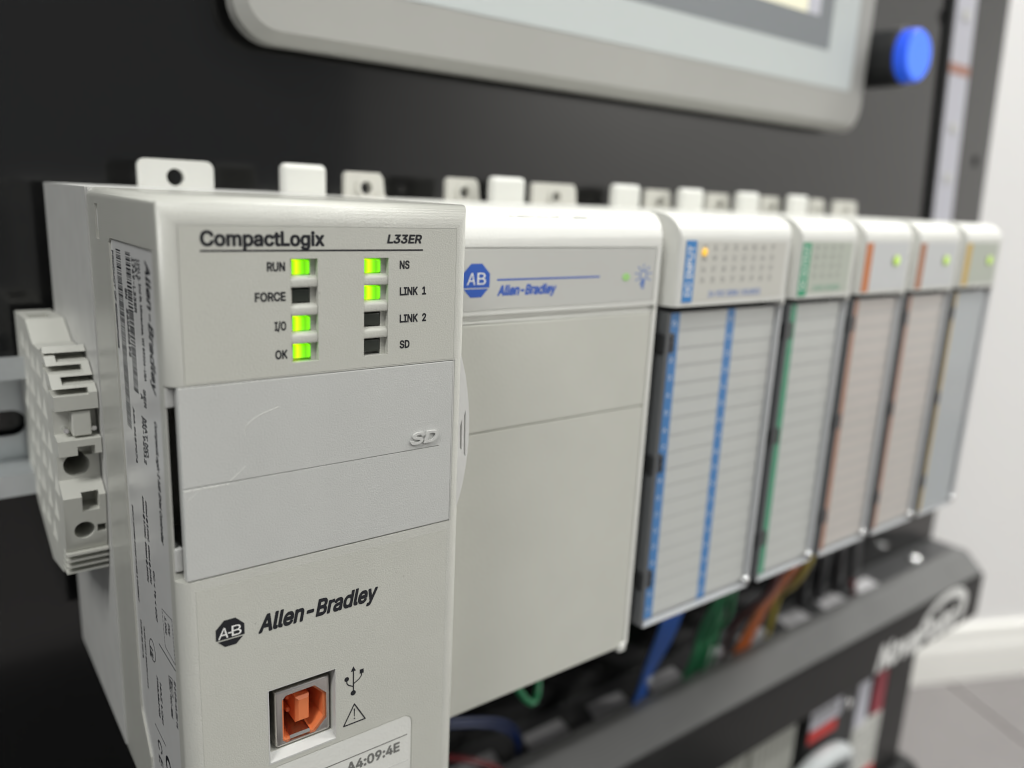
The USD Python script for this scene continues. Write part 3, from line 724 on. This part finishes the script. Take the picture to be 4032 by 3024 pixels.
def io_module(xl, xr, name, label, stripe, labelmat, card, rows=True, second=False, text_up_s=None, lamp_at=None, foot_text=None, foot_mat=None, tab=None, grid=0, lower_stripe=None):
    o = thing(name, ((xl + xr) / 2, 60, 0), label, 'module', None)
    prof = top_profile(17.0, 109.0, 7.5, bottom=91.8)
    # head: the plan narrows towards the front
    plan = [(xl + 0.15, 105), (xl + 0.15, 31), (xl + 3.0, 17.6), (xl + 3.7, 17), (xr - 2.3, 17), (xr - 1.7, 17.6), (xr - 0.15, 31), (xr - 0.15, 105)]
    hd = prism_yz(prof[::-1], xl, xr) ^ prism_xy(plan, 90, 117)
    part(o, 'head', hd, 'white_abs', smooth=28)
    part(o, 'body', box(xl + 0.2, xr - 0.2, 33, 105, 1, 91.8), 'housing_smooth', smooth=False)
    part(o, 'terminal_base', box(xl + 1.0, xr - 0.8, 23.5, 33, 1.5, 91.6), 'black', smooth=False)
    lx0, lx1 = (xl + 5.4 if second else xl + 3.75), xr - 4.2
    part(o, 'front_label', box(lx0, lx1, 16.9, 17.05, 93.2, 108.7), labelmat, smooth=False)
    st = part(o, 'colour_stripe', box(lx0, lx0 + 4.0, 16.82, 16.9, 92.9, 108.9) if second else box(lx0, lx0 + 4.2, 16.82, 16.9, 92.6, 108.4), stripe, smooth=False)
    if text_up_s:
        part(st, 'lettering', text_up(text_up_s, 94.6, 107.6, lx0 + 3.1, 2.2, 16.82, bold=True), 'white_ink', smooth=False)
    # cards behind the clear door
    cx0, cx1 = xl + 4.6, xr - 2.9
    ls = lower_stripe or stripe
    part(o, 'lower_stripe', box(cx0, cx0 + 3.7, 19.3, 19.6, 0.8, 89.8), ls, smooth=False)
    cols = [(cx0 + 3.7, 153.6), (157.1, cx1)] if second else [(cx0 + 3.7, cx1)]
    if second:
        part(o, 'lower_stripe', box(153.6, 157.1, 19.3, 19.6, 0.8, 89.8), ls, smooth=False)
        marks = [text(str(i), a, a + 1.4, 86.4 - i * rowh, 1.3, 19.3) for i in range(18) for a in (cx0 + 1.1, 154.7)]
        part(o, 'row_number', join(*marks), 'white_ink', smooth=False)
    for a, b_ in cols:
        if not rows:
            part(o, 'blank_card', box(a, b_, 19.3, 19.6, 0.8, 89.8), card, smooth=False)
            continue
        part(o, 'card_backing', box(a, b_, 19.5, 19.75, 0.8, 89.8), 'card_line', smooth=False)
        for i in range(18):
            z1 = 89.6 - i * rowh
            part(o, 'label_cell', box(a, b_, 19.28, 19.5, z1 - rowh + 0.55, z1), card, smooth=False)
    for z in (82, 48.5, 14):
        part(o, 'door_hinge', rbox(xl + 1.2, xl + 6.0, 18.2, 22, z - 2.6, z + 2.6, 0.4, 8), 'black')
    part(o, 'clear_door', box(cx0 - 1.2, cx1 + 0.9, 17.9, 18.2, 0.2, 90.4), 'clear', smooth=False, label='clear hinged door')
    part(o, 'door_edge', box(cx0 - 2.6, cx0 - 1.3, 17.9, 24, 0.2, 90.2), 'smoke', smooth=False)
    part(o, 'door_edge', box(cx1 + 1.0, cx1 + 1.5, 17.8, 24, 0.2, 90.4), 'frost', smooth=False)
    part(o, 'door_edge', box(cx0 - 1.2, cx1 + 0.9, 17.9, 23, -0.6, 0.1), 'frost', smooth=False)
    part(o, 'corner_glint', MF.sphere(1.5, 16).translate((cx1 + 0.6, 18.6, 1.6)), 'screw')  # bright ball stands in for the highlight on the clear door corner
    part(o, 'head_clip', rbox(xr - 3.0, xr - 0.9, 17.4, 22, 90.2, 93.8, 0.5, 8), 'white_abs')
    if lamp_at:
        x_, z_, r_, mt = lamp_at
        if r_ > 1.2:
            part(o, 'lamp_shadow', flat(Point(x_ - 1.1, z_ - 0.2).buffer(r_ * 1.05), 16.9, 0.015), 'ink_grey', smooth=False)  # flat dark disc paints the shadow of the lamp hole, offset left
        part(o, 'indicator_lamp', MF.sphere(r_, 20).scale((1, 0.4, 1)).translate((x_, 16.8, z_)), mt, label='small round lamp that is lit')
    if grid:
        pts_ = [text(str(i + 8 * j), lx0 + 6.6 + i * (lx1 - lx0 - 11.5) / (grid - 0.4), lx0 + 6.6 + i * (lx1 - lx0 - 11.5) / (grid - 0.4) + 1.7, 106.3 - j * 2.8, 1.5, 16.9) for i in range(grid) for j in range(4)]
        part(o, 'lettering', join(*pts_), 'ink_pale', smooth=False)
    if foot_text:
        part(o, 'lettering', text(foot_text, *foot_mat[0], 94.1, 1.5, 16.9, bold=True), foot_mat[1], smooth=False)
    lever(o, xl - 5.3, xl + 8.2)
    if tab:
        mount_tab(o, *tab)
    return o


io_module(125.6, 178.4, 'input_module', 'widest input module, with two blue striped label columns and one lit amber lamp', 'blue_print', 'io_label', 'card', second=True, text_up_s='DC INPUT', lamp_at=(138.3, 106.0, 1.15, 'led_amber'),
          foot_text='24 VDC SINK / SOURCE', foot_mat=((141.5, 164.0), 'pale_blue_ink'), tab=(143.2, 163.2), grid=8)
io_module(178.6, 213.4, 'output_module', 'output module with a green stripe on its label and beside its card', 'green_print', 'io_label_green', 'card', text_up_s='DC OUTPUT', foot_text='24VDC SOURCE', foot_mat=((190.0, 204.6), 'green_text'), tab=(198.2, 212.2), grid=4)
io_module(213.6, 248.4, 'analog_module', 'first orange striped module, beside the green striped one, with a lit lime lamp', 'orange_print', 'io_label_cool', 'card_pink', lamp_at=(237.3, 102.7, 1.7, 'led_lime'), tab=(234.0, 248.0), lower_stripe='brown_print')
io_module(248.6, 283.4, 'analog_module', 'second orange striped module, beside the yellow striped one, with a lit lime lamp', 'brown_print', 'io_label_cool', 'card_pink', lamp_at=(272.5, 102.4, 1.7, 'led_lime'), tab=(270.0, 283.0), lower_stripe='brown_print')
io_module(283.6, 318.4, 'counter_module', 'last module of the row, with a yellow stripe and a plain grey card', 'yellow_print', 'io_label_green', 'card_grey', rows=False, lamp_at=(308.0, 102.0, 1.7, 'led_lime'), tab=(307.0, 317.6), lower_stripe='yellow_print')
ec = thing('end_cap', (333, 80, 0), 'grey end cap behind the far end of the module row, only its mounting tab showing', 'end cap')
part(ec, 'cap_body', rbox(318.7, 348, 62, 105, 0, 115.2, 1.5, 10), 'white_abs')
mount_tab(ec, 326.0, 345.5)

# ---------------------------------------------------------------- wires below the modules
W = lambda pts_, r, c, label, group, cat='wire': single('wire', tube(pts_, r, 8, 20), c, label, cat, group)
for i in range(9):
    j = (i - 4) * 0.8
    W([(176 + j * 1.6, 42, 0), (181 + j * 1.5, 50, -28), (197 + j * 1.2, 70, -62), (212 + j * 1.5, 88 + j * 0.5, -92), (220 + j * 1.9, 98, -114)], 0.8, 'wire_blue', 'blue wires hanging from the wide input module into the slotted shelf', 'blue wires under the input module')
for i in range(11):
    j = (i - 5) * 0.85
    W([(203 + j * 1.3 + wj.uniform(-.5, .5), 32, 2), (208 + j * 1.4 + wj.uniform(-.8, .8), 46 + wj.uniform(-2, 2), -20), (228 + j * 2.0 + wj.uniform(-1, 1), 66 + wj.uniform(-3, 3), -50), (243 + j * 2.3 + wj.uniform(-1, 1), 80 + 0.4 * j, -74), (256 + j * 2.4, 97, -112)], 0.85, 'wire_green', 'green wires hanging from the green striped output module into the shelf', 'green wires under the output module')
for i in range(7):
    j = (i - 3) * 0.8
    W([(238 + j * 1.0, 34, 2), (251 + j * 1.1, 46, -24), (268 + j * 1.5, 66, -52), (282 + j * 1.9, 82, -78), (290 + j * 2.6, 97, -112)], 0.9, 'wire_orange', 'orange wires hanging from the first orange striped module', 'orange wires under the first orange module')
for i in range(2):
    W([(250 + i * 2, 38, 2), (262 + i * 2, 48, -28), (290 + i * 2, 74, -60), (316 + i * 2, 94, -84), (322, 100, -112)], 1.25, 'wire_yellow', 'yellow wires behind the orange ones', 'yellow wires')
for i in range(2):
    W([(232 + i * 2, 40, 2), (243 + i * 2, 50, -32), (268 + i * 2, 78, -66), (284, 96, -92), (286, 101, -112)], 1.2, 'wire_red', 'dark red wires between the green and the orange bundle', 'dark red wires')
W([(390, 92, -90), (401, 96, -104), (408, 99, -112)], 1.5, 'wire_red', 'short dark red wire end at a slot far along the shelf', None)
for i in range(4):
    W([(272 + i * 12, 36, 2), (290 + i * 12, 54, -22), (322 + i * 14, 80, -46), (352 + i * 17, 100, -72 - i * 2), (371 + i * 19, 112, -112)], 3.0, 'wire_black', 'black cables slanting from the last modules down to the shelf', 'black cables at the far end')
W([(130, 84, -40), (129.5, 74, -52), (134, 70, -57.5), (138.5, 73, -53), (139, 84, -40)], 1.25, 'wire_green', 'small loop of green wire below the power supply', None)
for i in range(2):
    W([(112, 100, -74 - i * 3), (128, 98, -79 - i * 2.6), (142 - i * 2, 97, -85 - i * 2), (152, 99, -106)], 0.9, 'wire_navy', 'blue wires lying across the dark gap below the power supply', 'blue wires below the power supply')
W([(110, 92, -84), (126, 86, -90), (140, 92, -108)], 1.3, 'wire_red', 'dark red wire low in the gap below the power supply', None)
single('cable_tie', MF.sphere(1.6, 14).translate((206.5, 80, -80.5)), 'frost', 'clear knob of a cable tie on the blue wires', 'cable tie')

# ---------------------------------------------------------------- things under the shelf
for k, (x0, x1) in enumerate(((226, 258), (262, 298), (301, 344))):
    t = thing('wiring_connector', ((x0 + x1) / 2, 96, -215), ('ridged pale grey connector at the bottom edge, leftmost of three under the lip', 'ridged pale grey connector in the middle of three under the lip', 'ridged pale grey connector nearest the red and white sticker')[k], 'connector')
    part(t, 'body', rbox(x0, x1, 90, 116, -215, -149, 2.0, 10), 'tb')
    n = int((x1 - x0) / 5.2)
    for i in range(n):
        c = x0 + 3.2 + i * (x1 - x0 - 6.4) / (n - 1)
        part(t, 'fin', rbox(c - 1.5, c + 1.5, 86.5, 92, -212, -152 - (i % 2) * 1.5, 0.8, 8), 'tb')
rb = thing('relay_box', (372, 95, -208), 'black box with a white and red sticker hanging under the shelf', 'relay')
part(rb, 'body', rbox(347, 398, 82, 114, -205, -150, 1.2, 8), 'black')
part(rb, 'white_sticker', box(348, 379, 81.8, 82.0, -166.5, -151), 'strip', smooth=False)
part(rb, 'print_mark', join(*[box(350 + 3.1 * i, 351.6 + 3.1 * i, 81.72, 81.82, -162 + (i % 3) * 0.7, -155 - (i % 2) * 1.2) for i in range(8)]), 'ink_grey', smooth=False)
part(rb, 'red_sticker', box(348, 376, 81.75, 81.98, -174.5, -167.5), 'red', smooth=False)
part(rb, 'brass_screw', MF.sphere(3.2, 16).scale((1, 0.5, 1)).translate((387, 82, -163)), 'screw')
mk = thing('marker_strip', (415, 84, -250), 'narrow lilac, red and white marker strip beside the black leg', 'marker strip')
part(mk, 'backing', box(399, 412.5, 82.5, 84, -186, -141), 'strip', smooth=False)
part(mk, 'red_band', box(419, 430.6, 82, 84, -184, -141), 'dark_red', smooth=False)
part(mk, 'white_band', box(419, 430.6, 81.9, 84, -222, -184), 'card', smooth=False)
part(mk, 'white_band', box(400, 418.8, 82.6, 84, -240, -186), 'card', smooth=False)
part(mk, 'print_mark', join(*[box(420 + (i % 3), 428 + (i % 2) * 1.5, 81.8, 81.92, z - 0.9, z) for i, z in enumerate(np.arange(-187, -220, -2.6))], *[box(401, 412 + (i % 3) * 2, 82.5, 82.62, z - 1.1, z) for i, z in enumerate(np.arange(-190, -236, -4.1))]), 'ink_grey', smooth=False)
part(mk, 'red_tip', box(419, 430.6, 81.8, 84, -236, -222), 'red', smooth=False)
single('pale_hose', tube([(330, 78, -205), (350, 76, -184), (372, 77, -186), (392, 82, -200), (402, 88, -222)], 5.5, 14, 28), 'card_grey', 'pale grey hose arching under the black box', 'hose')
